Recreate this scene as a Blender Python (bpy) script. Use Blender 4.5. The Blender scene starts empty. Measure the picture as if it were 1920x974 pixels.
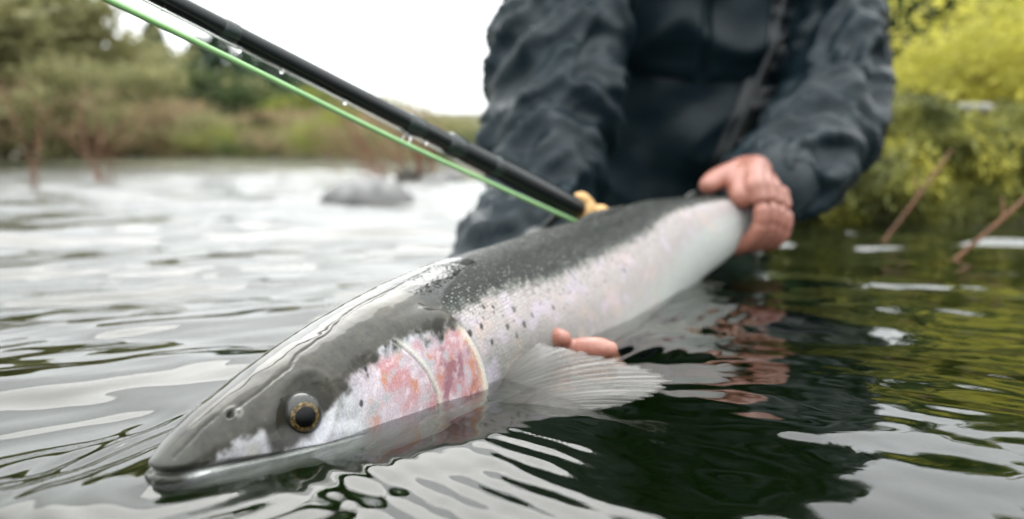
import bpy, bmesh, math, random
import numpy as np
from mathutils import Vector
from mathutils.bvhtree import BVHTree

SC = bpy.context.scene
COL = SC.collection
PI = math.pi
rng = np.random.default_rng(11)
random.seed(4)

# ------------------------------------------------------------------ camera
EYE_H = .12
LENS, SENSOR = 30.0, 36.0
FPX = 1920 * LENS / SENSOR
PITCH = math.atan(187 / FPX)
cam_d = bpy.data.cameras.new('camera')
cam_d.lens, cam_d.sensor_width = LENS, SENSOR
cam_d.clip_start, cam_d.clip_end = .01, 1000
cam = bpy.data.objects.new('camera', cam_d)
cam.location = (0, 0, EYE_H)
cam.rotation_euler = (PI / 2 - PITCH, 0, 0)
COL.objects.link(cam)
SC.camera = cam
cam_d.dof.use_dof = True
cam_d.dof.focus_distance = .415
cam_d.dof.aperture_fstop = 4.8
cam_d.dof.aperture_blades = 9

# ------------------------------------------------------------------ overcast sky
world = bpy.data.worlds.new('World')
SC.world = world
world.use_nodes = True
wn, wl = world.node_tree.nodes, world.node_tree.links
wn.clear()
w_out = wn.new('ShaderNodeOutputWorld')
w_bg = wn.new('ShaderNodeBackground')
w_sky = wn.new('ShaderNodeTexSky')
w_sky.sky_type = 'NISHITA'
w_sky.sun_disc = False
w_sky.sun_elevation = math.radians(48)
w_sky.sun_rotation = math.radians(-12)
w_sky.dust_density = 4.0                       # sun veiled by thick haze ahead of the camera
w_hs = wn.new('ShaderNodeHueSaturation'); w_hs.inputs['Saturation'].default_value = .35
w_mix = wn.new('ShaderNodeMix'); w_mix.data_type = 'RGBA'
w_mix.inputs['Factor'].default_value = .82
# thick even cloud, brighter overhead than at the horizon as overcast skies are
w_tc = wn.new('ShaderNodeTexCoord'); w_sp = wn.new('ShaderNodeSeparateXYZ'); wl.new(w_tc.outputs['Generated'], w_sp.inputs[0])
w_g = wn.new('ShaderNodeMath'); w_g.operation = 'MULTIPLY_ADD'; w_g.use_clamp = False; w_g.inputs[1].default_value = .98; w_g.inputs[2].default_value = .50
wl.new(w_sp.outputs[2], w_g.inputs[0])
w_vm = wn.new('ShaderNodeVectorMath'); w_vm.operation = 'SCALE'; w_vm.inputs[0].default_value = (17.6, 18.2, 18.3)
wl.new(w_g.outputs[0], w_vm.inputs['Scale']); wl.new(w_vm.outputs[0], w_mix.inputs['B'])
wl.new(w_sky.outputs[0], w_hs.inputs['Color']); wl.new(w_hs.outputs[0], w_mix.inputs['A'])
wl.new(w_mix.outputs['Result'], w_bg.inputs[0])
w_bg.inputs[1].default_value = .105
wl.new(w_bg.outputs[0], w_out.inputs[0])
sun_d = bpy.data.lights.new('sun', 'SUN')
sun_d.energy, sun_d.angle, sun_d.color = .7, math.radians(40), (1, .97, .92)
sun = bpy.data.objects.new('sun', sun_d)
sun.rotation_euler = (math.radians(-42), 0, math.radians(12))
COL.objects.link(sun)
SC.view_settings.view_transform = 'Standard'
SC.view_settings.look = 'None'
SC.view_settings.exposure = 1.0
SC.view_settings.gamma = 1
SC.render.engine = 'CYCLES'
SC.cycles.use_denoising = True
SC.cycles.max_bounces = 10
SC.cycles.transparent_max_bounces = 12

# ------------------------------------------------------------------ helpers
_c, _s = math.cos(PITCH), math.sin(PITCH)
def direction(px, py):
    a, b = (px - 960) / FPX, -(py - 487) / FPX
    return np.array([a, _c + b * _s, b * _c - _s])
def at(px, py, Y):            # the place at distance Y seen along that line of sight
    d = direction(px, py); return np.array([0, 0, EYE_H]) + d * (Y / d[1])
def at_z(px, py, z):
    d = direction(px, py); return np.array([0, 0, EYE_H]) + d * ((z - EYE_H) / d[2])

PERM = np.random.default_rng(3).permutation(256)
PERM = np.concatenate([PERM, PERM, PERM])
GR = np.random.default_rng(5).normal(size=(256, 3)); GR /= np.linalg.norm(GR, axis=1)[:, None]
def noise(x, y=0., z=0.):
    x, y, z = np.broadcast_arrays(np.asarray(x, float), np.asarray(y, float), np.asarray(z, float))
    xi, yi, zi = np.floor(x).astype(int), np.floor(y).astype(int), np.floor(z).astype(int)
    xf, yf, zf = x - xi, y - yi, z - zi
    f = lambda t: t * t * t * (t * (t * 6 - 15) + 10)
    u, v, w = f(xf), f(yf), f(zf)
    def g(a, b, c):
        h = GR[PERM[PERM[PERM[(xi + a) & 255] + ((yi + b) & 255)] + ((zi + c) & 255)]]
        return h[..., 0] * (xf - a) + h[..., 1] * (yf - b) + h[..., 2] * (zf - c)
    L = lambda a, b, t: a + t * (b - a)
    return 1.5 * L(L(L(g(0,0,0), g(1,0,0), u), L(g(0,1,0), g(1,1,0), u), v),
                   L(L(g(0,0,1), g(1,0,1), u), L(g(0,1,1), g(1,1,1), u), v), w)
def fbm(x, y=0., z=0., o=4):
    r = 0; a = 1
    for _ in range(o):
        r = r + a * noise(x, y, z); x, y, z = x * 2.03 + 7.1, y * 2.03 + 3.7, z * 2.03 + 1.9; a *= .5
    return r
def smooth(a, b, x):
    t = np.clip((x - a) / (b - a), 0, 1); return t * t * (3 - 2 * t)

def link(name, me, mat=None, parent=None, smooth_shade=True):
    o = bpy.data.objects.new(name, me)
    if mat is not None: me.materials.append(mat)
    if smooth_shade: me.shade_smooth()
    if parent is not None: o.parent = parent
    COL.objects.link(o)
    return o
def mesh_np(name, V, Fq, mat=None, parent=None, smooth_shade=True):
    V = np.asarray(V, np.float32); Fq = np.asarray(Fq, np.int32)
    me = bpy.data.meshes.new(name)
    k = Fq.shape[1]
    me.vertices.add(len(V)); me.vertices.foreach_set('co', V.ravel())
    me.loops.add(Fq.size); me.loops.foreach_set('vertex_index', Fq.ravel())
    me.polygons.add(len(Fq)); me.polygons.foreach_set('loop_start', np.arange(0, Fq.size, k, dtype=np.int32))
    me.update(calc_edges=True)
    return link(name, me, mat, parent, smooth_shade)
def grid_faces(n, m, wrap=False):
    i = np.arange(n - 1)[:, None]; j = np.arange(m if wrap else m - 1)[None, :]; j2 = (j + 1) % m
    return np.stack(np.broadcast_arrays(i * m + j, i * m + j2, (i + 1) * m + j2, (i + 1) * m + j), -1).reshape(-1, 4)
def attr(o, name, kind, data):
    a = o.data.attributes.new(name, kind, 'POINT')
    key = {'FLOAT': 'value', 'FLOAT_COLOR': 'color', 'FLOAT_VECTOR': 'vector'}[kind]
    a.data.foreach_set(key, np.asarray(data, np.float32).ravel())
def empty(name, loc=(0, 0, 0)):
    o = bpy.data.objects.new(name, None); o.location = loc; o.empty_display_size = .05
    COL.objects.link(o); return o
def tag(o, label, cat, group=None):
    o['label'] = label; o['category'] = cat
    if group: o['group'] = group
    return o
def setting(o, label, cat): tag(o, label, cat); o['kind'] = 'structure'; return o

class Mat:
    def __init__(self, name, **kw):
        self.m = bpy.data.materials.new(name); self.m.use_nodes = True
        self.n, self.l = self.m.node_tree.nodes, self.m.node_tree.links
        self.b = self.n['Principled BSDF']; self.out = self.n['Material Output']
        for k, v in kw.items(): self.set(k.replace('_', ' '), v)
    def set(self, k, v):
        i = self.b.inputs[k]
        if isinstance(v, bpy.types.NodeSocket): self.l.new(v, i)
        elif isinstance(v, tuple) and len(v) == 3: i.default_value = (*v, 1)
        else: i.default_value = v
    def node(self, t, ins=None, **kw):
        n = self.n.new(t)
        for k, v in kw.items(): setattr(n, k, v)
        for k, v in (ins or {}).items():
            i = n.inputs[k]
            if isinstance(v, bpy.types.NodeSocket): self.l.new(v, i)
            elif isinstance(v, tuple) and i.type == 'RGBA' and len(v) == 3: i.default_value = (*v, 1)
            else: i.default_value = v
        return n
    def coord(self): return self.node('ShaderNodeTexCoord').outputs['Object']
    def noise(self, vec, scale, detail=4, rough=.55):
        return self.node('ShaderNodeTexNoise', {'Vector': vec, 'Scale': scale, 'Detail': detail, 'Roughness': rough}).outputs['Fac']
    def ramp(self, fac, stops):
        r = self.node('ShaderNodeValToRGB', {'Fac': fac}); e = r.color_ramp.elements
        while len(e) < len(stops): e.new(.5)
        for k, (p, c) in zip(e, stops): k.position = p; k.color = (*c, 1)
        return r.outputs[0]
    def mix(self, f, a, b, mode='MIX'):
        n = self.node('ShaderNodeMix', data_type='RGBA', blend_type=mode)
        for s, v in (('Factor', f), ('A', a), ('B', b)):
            i = [q for q in n.inputs if q.name == s and (q.type == 'RGBA' or s == 'Factor' and q.type == 'VALUE')][0]
            if isinstance(v, bpy.types.NodeSocket): self.l.new(v, i)
            else: i.default_value = (*v, 1) if isinstance(v, tuple) else v
        return [q for q in n.outputs if q.type == 'RGBA'][0]
    def math(self, op, a, b=0., c=0.):
        n = self.node('ShaderNodeMath', operation=op)
        for k, v in enumerate((a, b, c)):
            if isinstance(v, bpy.types.NodeSocket): self.l.new(v, n.inputs[k])
            else: n.inputs[k].default_value = v
        return n.outputs[0]
    def bump(self, h, strength=.3, dist=.01, normal=None):
        ins = {'Height': h, 'Strength': strength, 'Distance': dist}
        if normal is not None: ins['Normal'] = normal
        return self.node('ShaderNodeBump', ins).outputs[0]

def speckled(name, a, b, scale=20, rough=.8, bump=.3, bdist=.005, spec=.3):
    M = Mat(name, Roughness=rough); M.set('Specular IOR Level', spec)
    c = M.coord(); f = M.noise(c, scale, 6)
    M.set('Base Color', M.ramp(f, [(.35, a), (.65, b)]))
    M.set('Normal', M.bump(M.noise(c, scale * 2.3, 6), bump, bdist))
    return M.m
def leafy(name, a, b, scale=3.):
    M = Mat(name, Roughness=.6); M.set('Specular IOR Level', .25)
    c = M.coord(); f = M.noise(c, scale, 3)
    col = M.ramp(f, [(.36, a), (.64, b)])
    M.set('Base Color', col)
    tr = M.node('ShaderNodeBsdfTranslucent', {'Color': col})
    mx = M.node('ShaderNodeMixShader', {0: .5})
    M.l.new(M.b.outputs[0], mx.inputs[1]); M.l.new(tr.outputs[0], mx.inputs[2]); M.l.new(mx.outputs[0], M.out.inputs[0])
    return M.m

def tube_bm(bm, pts, rad, seg=16, up=(0, 0, 1), cap=True):
    """closed tube through pts; rad per point: r or (r across, r along up)"""
    pts = [Vector(p) for p in pts]; rings = []
    n = len(pts)
    def ring(c, T, ra, rb):
        T = T.normalized(); U = Vector(up)
        if abs(T.dot(U.normalized())) > .97: U = Vector((0, 1, 0))
        A = T.cross(U).normalized(); B = A.cross(T).normalized()
        return [bm.verts.new(c + A * (ra * math.cos(2*PI*k/seg)) + B * (rb * math.sin(2*PI*k/seg))) for k in range(seg)]
    rr = [(r, r) if not isinstance(r, tuple) else r for r in rad]
    T0 = pts[1] - pts[0]; T1 = pts[-1] - pts[-2]
    if cap:
        r = min(rr[0])
        for f in (.97, .75, .4): rings.append(ring(pts[0] - T0.normalized() * r * f * .98, T0, rr[0][0]*math.sqrt(1-f*f), rr[0][1]*math.sqrt(1-f*f)))
    for i in range(n):
        T = (pts[min(i+1, n-1)] - pts[max(i-1, 0)]); rings.append(ring(pts[i], T, *rr[i]))
    if cap:
        r = min(rr[-1])
        for f in (.4, .75, .97): rings.append(ring(pts[-1] + T1.normalized() * r * f * .98, T1, rr[-1][0]*math.sqrt(1-f*f), rr[-1][1]*math.sqrt(1-f*f)))
    for a, b in zip(rings, rings[1:]):
        for k in range(seg): bm.faces.new((a[k], a[(k+1) % seg], b[(k+1) % seg], b[k]))
    bm.faces.new(rings[0][::-1]); bm.faces.new(rings[-1])
def curve_pts(P, n):
    """smooth (Catmull-Rom) resampling of rows of numbers"""
    P = np.asarray(P, float); Q = np.vstack([2*P[0]-P[1], P, 2*P[-1]-P[-2]])
    out = []
    for t in np.linspace(0, len(P) - 1 - 1e-6, n):
        k = int(t); f = t - k; a, b, c, d = Q[k:k+4]
        out.append(.5*((2*b) + (c-a)*f + (2*a-5*b+4*c-d)*f*f + (3*b-a-3*c+d)*f**3))
    return np.array(out)
def curve_at(P, u_):
    k = u_*(len(P)-1); i = min(int(k), len(P)-2); f = k-i
    Q = np.vstack([2*P[0]-P[1], P, 2*P[-1]-P[-2]]); a, b, c, d = Q[i:i+4]
    return .5*((2*b) + (c-a)*f + (2*a-5*b+4*c-d)*f*f + (3*b-a-3*c+d)*f**3)
def tube(name, pts, rad, mat, parent=None, seg=10, n=None):
    bm = bmesh.new()
    if n:
        R = np.asarray(rad, float) if np.ndim(rad) else np.full(len(pts), rad)
        Q = curve_pts(np.column_stack([pts, R]), n); pts, rad = Q[:, :3], [max(float(r), 1e-4) for r in Q[:, 3]]
    elif not np.ndim(rad): rad = [rad] * len(pts)
    tube_bm(bm, pts, list(rad), seg)
    bmesh.ops.recalc_face_normals(bm, faces=bm.faces)
    me = bpy.data.meshes.new(name); bm.to_mesh(me); bm.free()
    return link(name, me, mat, parent)
def fused(bm, voxel, it=6):
    """one continuous skin round overlapping volumes -> (verts, quads)"""
    bmesh.ops.recalc_face_normals(bm, faces=bm.faces)
    me = bpy.data.meshes.new('skin'); bm.to_mesh(me); bm.free()
    o = bpy.data.objects.new('skin', me); COL.objects.link(o)
    r = o.modifiers.new('r', 'REMESH'); r.mode = 'VOXEL'; r.voxel_size = voxel
    s = o.modifiers.new('s', 'SMOOTH'); s.iterations = it; s.factor = .5
    dg = bpy.context.evaluated_depsgraph_get(); dg.update()
    res = bpy.data.meshes.new_from_object(o.evaluated_get(dg))
    bpy.data.objects.remove(o); bpy.data.meshes.remove(me)
    return res
def co_of(me):
    a = np.empty(len(me.vertices) * 3, np.float32); me.vertices.foreach_get('co', a); return a.reshape(-1, 3).astype(float)
def no_of(me):
    a = np.empty(len(me.vertices) * 3, np.float32); me.vertices.foreach_get('normal', a); return a.reshape(-1, 3).astype(float)
def set_co(me, V): me.vertices.foreach_set('co', np.asarray(V, np.float32).ravel()); me.update()

# ================================================================== THE TROUT'S SHAPE (needed by the water too)
ST = np.array([  # s, x, y, z of back, z of belly, half width
 [0,-.139,.316,.001,-.012,.004],[.006,-.1372,.321,.0045,-.017,.0085],[.014,-.1345,.328,.0085,-.022,.0125],
 [.030,-.129,.343,.015,-.031,.018],[.066,-.112,.376,.0275,-.048,.028],[.11,-.092,.415,.0395,-.066,.037],
 [.16,-.069,.459,.050,-.082,.043],[.205,-.046,.503,.057,-.092,.047],[.30,-.005,.588,.062,-.10,.053],
 [.40,.040,.677,.067,-.098,.055],[.50,.087,.766,.072,-.078,.050],[.60,.145,.846,.081,-.036,.038],
 [.68,.207,.900,.082,.004,.026],[.74,.258,.955,.074,.022,.016],[.80,.290,1.005,.055,.005,.011]])
def pchip(x, xp, fp):
    h = np.diff(xp); d = np.diff(fp) / h; m = np.zeros(len(xp)); m[0] = d[0]; m[-1] = d[-1]
    for i in range(1, len(xp) - 1):
        if d[i-1] * d[i] > 0:
            w1, w2 = 2*h[i]+h[i-1], h[i]+2*h[i-1]; m[i] = (w1+w2) / (w1/d[i-1] + w2/d[i])
    k = np.clip(np.searchsorted(xp, x) - 1, 0, len(xp) - 2); t = (x - xp[k]) / h[k]
    return (2*t**3-3*t**2+1)*fp[k] + (t**3-2*t**2+t)*h[k]*m[k] + (-2*t**3+3*t**2)*fp[k+1] + (t**3-t**2)*h[k]*m[k+1]
def trout(s, th):
    s, th = np.broadcast_arrays(np.asarray(s, float), np.asarray(th, float))
    x, y, zt, zb, hw = [pchip(s, ST[:, 0], ST[:, i]) for i in range(1, 6)]
    a, b = np.clip(s-.004, 0, .8), np.clip(s+.004, 0, .8)
    dx = pchip(b, ST[:,0], ST[:,1]) - pchip(a, ST[:,0], ST[:,1]); dy = pchip(b, ST[:,0], ST[:,2]) - pchip(a, ST[:,0], ST[:,2])
    l = np.hypot(dx, dy); nx, ny = dy/l, -dx/l
    zw = zb + (zt - zb) * .47
    S, C = np.sin(th), np.cos(th)
    lat = hw * np.sign(S) * np.abs(S)**.95
    z = np.where(C > 0, zw + (zt-zw)*np.abs(C)**.95, zw - (zw-zb)*np.abs(C)**1.05)
    return np.stack([x+nx*lat, y+ny*lat, z], -1)

# ================================================================== THE SETTING
SHORE = np.array([(-150,40),(-60,27),(-20,21),(-11,18.5),(-6,14.5),(-3.2,11.5),(-1.6,8.6),(-.55,6.2),(.1,4.6),(.42,3.2),(.55,2.2),(.75,1.75),(1.3,1.55),(2.2,1.25),(4,.6),(10,-2),(150,-30)], float)
def shore_distance(x, y):                       # + inland, - over the river
    p = np.stack([x, y], -1).reshape(-1, 2); best = np.full(len(p), 1e9); sign = np.ones(len(p))
    for a, b in zip(SHORE, SHORE[1:]):
        ab = b - a; t = np.clip(((p-a) @ ab) / (ab @ ab), 0, 1); q = a + t[:, None]*ab; d = np.linalg.norm(p-q, axis=1)
        cr = ab[0]*(p[:,1]-a[1]) - ab[1]*(p[:,0]-a[0]); m = d < best
        best[m] = d[m]; sign[m] = np.sign(cr[m])
    return (best * sign).reshape(np.shape(x))
def land_height(x, y):
    d = shore_distance(x, y)
    r = np.hypot(x, y)
    h = np.where(d > 0, .10*(1-np.exp(-d/.4)) + .012*d, np.maximum(-.55, .55*d))
    h = h + np.where(d > 0, .05, .03) * fbm(x*1.3, y*1.3, 0, 4) * np.clip(np.abs(d)*2, .2, 1)
    return h + 6*smooth(60, 140, r) * (d > 0)
u = np.linspace(-1, 1, 260); g = np.sinh(u*6.2)/np.sinh(6.2)*170
GX, GY = np.meshgrid(g + .5, g + 2.5, indexing='ij')
GZ = land_height(GX, GY)
M = Mat('earth', Roughness=.95)
c = M.coord(); f1 = M.noise(c, 1.2, 8); f2 = M.noise(c, 22, 6)
M.set('Base Color', M.mix(f2, M.ramp(f1, [(.4, (.030,.034,.014)), (.6, (.07,.075,.024))]), (.065,.055,.035)))
M.set('Normal', M.bump(f2, .6, .02))
setting(mesh_np('riverbed', np.stack([GX, GY, GZ], -1).reshape(-1, 3), grid_faces(260, 260), M.m),
        'dark stony riverbed rising to a low grassy bank', 'riverbed')

# ------------------------------------------------------------------ water
WL = []                                        # where the trout's flank meets the water
for s_ in np.linspace(.0, .70, 220):
    for side in (1, -1):
        th = np.linspace(.05, PI-.05, 240)*side; q = trout(np.full(240, s_), th); k = np.argmin(np.abs(q[:, 2]))
        WL.append((q[k, 0], q[k, 1], s_, side, abs(q[k, 2])))
WL = np.array(WL); WL = WL[WL[:, 4] < .004]
AP = np.array([0, -.35])
r1 = np.arange(.02, .42, .05); r2 = np.arange(.45, 1.42, .0018); r3 = 1.42*np.exp(np.arange(0, math.log(130/1.42), .0095))
RR = np.concatenate([r1, r2, r3])
an = np.concatenate([np.linspace(-180, -60, 40, endpoint=False), np.linspace(-60, 52, 640), np.linspace(52, 180, 40, endpoint=False)[1:]])
RRg, ANg = np.meshgrid(RR, np.radians(an), indexing='ij')
WX, WY = AP[0] + RRg*np.sin(ANg), AP[1] + RRg*np.cos(ANg)
cell = np.maximum(np.gradient(RR)[:, None] * np.ones_like(WX), RRg * .0031)
def waves(lams, slope, main, spread, seed, WX, WY, cell):
    r = np.random.default_rng(seed); z = 0
    for lam in lams:
        a = main + r.normal()*spread; k = 2*PI/lam; ph = r.uniform(0, 2*PI)
        keep = smooth(2.2, 5., lam/cell)
        wob = .9*noise(WX/lam*.35 + ph, WY/lam*.35, ph)
        amp = slope/k * (.45 + .9*np.clip(.5 + noise(WX/lam*.22 - ph, WY/lam*.22 + 5, 2*ph), 0, 1.2))
        p = k*(WX*math.sin(a) + WY*math.cos(a)) + ph + 2*wob
        z = z + keep * amp * (np.sin(p) + .18*np.sin(2*p + .4))
    return z
quiet = smooth(-.05, .35, WX - .12*(WY-.5)) * smooth(3.2, 1.2, WY)      # the pool behind the trout is calmer than the run
riffle = smooth(.25, .5, WX)*smooth(1.0, 1.2, WY)*smooth(1.9, 1.5, WY)
quiet = quiet*(1-riffle)
near = smooth(1.5, .3, np.hypot(WX, WY))
left = smooth(.25, -.25, WX - .10*(WY-.5)); left = np.maximum(left, smooth(2.5, 6., WY))
Z = np.zeros_like(WX)
for wgt, m1, sd0 in ((left, -.50, 1), (1-left, .42, 21)):
    ok_ = wgt > .002; px_, py_, ce_ = WX[ok_], WY[ok_], cell[ok_]; qu_, ne_ = quiet[ok_], near[ok_]
    a_ = waves(np.geomspace(.26, 1.1, 9), .042, m1, .28, sd0, px_, py_, ce_) * (1-.72*qu_) * (1-.25*ne_)
    a_ += waves(np.geomspace(.06, .24, 13) if m1 < 0 else np.geomspace(.075, .24, 11), .048 if m1 < 0 else .041, m1, .36, sd0+1, px_, py_, ce_) * (1-.62*qu_) * (1-.15*ne_)
    a_ += waves(np.geomspace(.022, .07, 8), .017, m1, .5, sd0+6, px_, py_, ce_) * (1-.35*qu_)
    a_ += waves(np.geomspace(.013, .03, 6), .020, m1, .5, sd0+9, px_, py_, ce_) * (1-.5*qu_) * (.9 if m1 < 0 else .45) * np.clip(noise(px_*7, py_*4, 2.)*2.5 + .1, 0, 1)
    Z[ok_] += wgt[ok_]*a_
nearm = (np.hypot(WX-.05, WY-.6) < .62)
P2 = np.stack([WX[nearm], WY[nearm]], -1); D = np.full(len(P2), 9.); SS = np.zeros(len(P2)); SD = np.zeros(len(P2))
for q in WL:
    d = np.hypot(P2[:, 0]-q[0], P2[:, 1]-q[1]); m = d < D; D[m] = d[m]; SS[m] = q[2]; SD[m] = q[3]
Zn = Z[nearm]
Zn = Zn * (.25 + .75*smooth(.0, .07, D))                                 # the water lies still against the skin
Zn += .0014*np.exp(-D/.004)                                              # meniscus
wob = noise(P2[:, 0]*22, P2[:, 1]*22, 3.3)
soft = np.clip(.5+.9*noise(P2[:, 0]*14, P2[:, 1]*14, 8.), 0, 1.2)
wob2 = noise(P2[:, 0]*8, P2[:, 1]*8, 1.7)
q_ = P2[:, 0]*.66 + P2[:, 1]*.75                                           # small waves running off the gill cover
Zn += .00042*np.sin(2*PI*q_/.0125 + 5.2*wob2 + 1.4*wob)*np.exp(-((P2[:, 0]+.02)/.065)**2 - ((P2[:, 1]-.350)/.055)**2)*soft*smooth(.0, .012, D)
train = smooth(.05, .085, SS)*smooth(.26, .19, SS)*(SD > 0)
Zn += train * .00030*np.sin(2*PI*D/.012 + 2.5*wob2) * smooth(.0, .01, D)*smooth(.05, .015, D)*soft
ql = (P2[:, 0]+.152)*.95 - (P2[:, 1]-.438)*.31 + .004*wob2               # lines of the wake left of the snout
Zn += .00060*np.sin(2*PI*ql/.0135 + 1.5*wob2)*np.exp(-(ql/.019)**2)*smooth(.47, .40, P2[:, 1])*smooth(.22, .30, P2[:, 1])
train2 = smooth(.04, .0, SS)
Zn += train2 * .00025*np.sin(2*PI*D/.016 + 2.5*wob) * smooth(.0, .02, D)*smooth(.22, .05, D)
train3 = smooth(.26, .34, SS)*smooth(.62, .5, SS)*(SD > 0)
Zn += train3 * .0006*np.sin(2*PI*D/.02 + 3*wob) * smooth(.0, .02, D)*smooth(.14, .04, D)
Z[nearm] = Zn
Z -= .0056
W = Mat('river_water', Roughness=0.0, IOR=1.333)
W.set('Transmission Weight', 1.0); W.set('Base Color', (1, 1, 1))
c = W.coord()
big = W.node('ShaderNodeMapping', {'Vector': c, 'Scale': (.55, 1.6, 1)}).outputs[0]
dist = W.node('ShaderNodeVectorMath', {0: c}, operation='LENGTH').outputs['Value']
far = W.node('ShaderNodeMapRange', {'Value': dist, 'From Min': 1.4, 'From Max': 5.0, 'To Min': 0., 'To Max': 1.}).outputs[0]
b1 = W.bump(W.noise(big, 9, 4), W.math('MULTIPLY', far, .42), .05)
W.set('Normal', b1)
va = W.node('ShaderNodeVolumeAbsorption', {'Color': (.30, .52, .12), 'Density': 3.0})
W.l.new(va.outputs[0], W.out.inputs['Volume'])
wo = mesh_np('river_water', np.stack([WX, WY, Z], -1).reshape(-1, 3), grid_faces(*WX.shape, wrap=True), W.m)
setting(wo, 'rippled grey green river water around the trout', 'water')

# ================================================================== TROUT
def seg_dist(s, y, path):
    best = np.full(np.shape(s), 9.)
    for (a, b), (c_, d_) in zip(path, path[1:]):
        vx, vy = c_-a, d_-b; t = np.clip(((s-a)*vx + (y-b)*vy) / (vx*vx+vy*vy), 0, 1)
        best = np.minimum(best, np.hypot(s-a-t*vx, y-b-t*vy))
    return best
def build_trout():
    root = empty('trout', (-.046, .503, -.09))
    tag(root, 'large rainbow trout held at the water surface, pink cheek and dark speckled back', 'fish')
    off = np.array(root.location)
    s = np.concatenate([np.linspace(0, .012, 34, endpoint=False), np.linspace(.012, .215, 350, endpoint=False), np.linspace(.215, .80, 330)])
    th = np.concatenate([np.linspace(0, 110, 230, endpoint=False), np.linspace(110, 180, 40, endpoint=False), np.linspace(180, 360, 90, endpoint=False)])
    S, T = np.meshgrid(s, np.radians(th), indexing='ij')
    # rounded tip: draw the first rows in
    P = trout(S, T)
    cen = P.mean(axis=1, keepdims=True); k = np.sqrt(np.clip(1-(1-np.clip(S/.006, 0, 1))**2, .0004, 1))[..., None]
    P = cen + (P-cen)*k
    P0 = P.copy()
    def normals(P):
        a = np.gradient(P, axis=0); b = np.roll(P, -1, 1) - np.roll(P, 1, 1)
        n = np.cross(b, a); n /= np.linalg.norm(n, axis=-1, keepdims=True) + 1e-12
        c0 = P.mean(axis=1, keepdims=True)
        if ((P-c0)*n).sum() < 0: n = -n
        return n
    N = normals(P)
    d = np.degrees(np.minimum(T, 2*PI-T))                   # degrees down from the back
    hw = pchip(S, ST[:, 0], ST[:, 5]); Rm = .5*(hw + (P0[..., 2].max(1)-P0[..., 2].min(1))[:, None]/2)
    A = np.radians(d)*Rm                                      # metres down from the back
    z = P[..., 2]
    def ap(sv, dv):                                           # (s, degrees) -> (s, metres)
        i = np.argmin(np.abs(s-sv)); return (sv, math.radians(dv)*Rm[i, 0])
    n1 = fbm(S*60, A*60, 1, 4); n2 = fbm(S*160, A*160, 4, 4); n3 = fbm(S*400, A*400, 9, 3); n0 = fbm(S*18, A*18, 6, 3)
    L_ = (T < PI)
    # ---- relief
    Dp = .0006*n0*smooth(.02, .06, S)
    zm = .0005 - .115*S                                       # mouth line
    inm = smooth(.096, .086, S)
    Dp -= .0038*np.exp(-((z-zm)/.0013)**2)*inm*smooth(.0, .004, S)
    lip = smooth(zm+.0005, zm+.0025, z)*smooth(zm+.0135-.05*np.abs(S-.06), zm+.0065-.05*np.abs(S-.06), z)
    Dp += .0013*lip*smooth(.02, .035, S)*smooth(.1, .088, S)           # maxilla plate
    Dp -= .0015*smooth(zm-.001, zm-.012, z)*inm
    ge = np.interp(d, [0, 30, 38, 47.7, 57, 68, 78, 90, 110, 140, 180], [.150, .163, .170, .1765, .1805, .1845, .186, .184, .170, .145, .115])
    ge = ge + .0007*n1
    sd = S - ge
    Dp += .0044*smooth(-.040, -.002, sd)*(1-smooth(-.0006, .0014, sd))*smooth(25, 44, d)       # gill cover lip
    Dp -= .0012*np.exp(-((sd-.003)/.002)**2)*smooth(40, 52, d)
    pre = np.interp(d, [0, 40, 53.7, 63.7, 75, 90, 115, 180], [.12, .1287, .1375, .1435, .1475, .147, .13, .1])
    Dp -= .0018*np.exp(-((S-pre)/.0010)**2)*smooth(38, 44, d)
    Dp += .0009*smooth(-.008, 0, S-pre)*(S < pre)*smooth(38, 44, d)
    for k_ in range(6):                                                 # gill rays low on the throat
        Dp -= .0005*np.exp(-((S-(pre-.006-.006*k_))/.0008)**2)*smooth(95, 110, d)
    es, ea = ap(.0667, 56.7); de = np.hypot(S-es, (A-ea)*1.05) + .0007*n1
    Dp -= .0030*smooth(.0185, .0070, de)
    Dp += .0004*np.exp(-((de-.0160)/.0022)**2)
    ns_, na = ap(.0373, 27.5); dn = np.hypot((S-ns_)*.75, A-na) + .0003*n1
    Dp += .0005*np.exp(-((dn-.0024+.0005*n1)/.0011)**2) - .0020*np.exp(-(dn/.0014)**2)
    reflection_creases = [[ap(*q) for q in ((.205, 1), (.165, 4.5), (.135, 2.5), (.120, 3.5), (.1027, 11.5), (.0807, 13.3), (.0713, 19.7), (.0507, 25.0), (.0413, 25.7))],
               [ap(*q) for q in ((.0327, 19.0), (.0187, 20.7), (.0087, 25.7))]]
    for cr in reflection_creases:  # grooves added to draw thin dark reflection lines in the wet film
        e = seg_dist(S + .0009*n1, A + .0009*fbm(S*90, A*90, 2, 3), cr)
        Dp -= np.where(L_, 1, 0)*.00060*np.exp(-(e/.0009)**2)
    # film of water over the head and nape
    filmb = np.interp(d, [0, 11.7, 19.7, 26.7, 35, 180], [.236, .236, .204, .184, .174, .174])
    film = smooth(.002, -.004, S-filmb-.0016*n2) * smooth(3.0, -3.0, (d-44-6*n1-3*n2))
    front = smooth(.09, .05, S)
    film = np.maximum(film, smooth(.002, -.004, S-filmb)*front*smooth(60, 48, d + 5*n1))
    Dp += .0004*film + .00030*film*fbm(S*42, A*55, 17, 3)*smooth(.01, .04, S)
    body = smooth(.0, .012, sd)*np.ones_like(S); body = np.maximum(body, smooth(.17, .19, S)*(d < 40))
    Dp += .00012*n3*body
    P = P0 + N*Dp[..., None]
    # ---- pigment
    def C(r, g_, b): return np.array([r, g_, b])
    def over(col, m, c): return col + m[..., None]*(c-col)
    back = C(.008, .0095, .007); flank = C(.33, .295, .285); white = C(.38, .39, .37); grey = C(.095, .10, .085)
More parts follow.
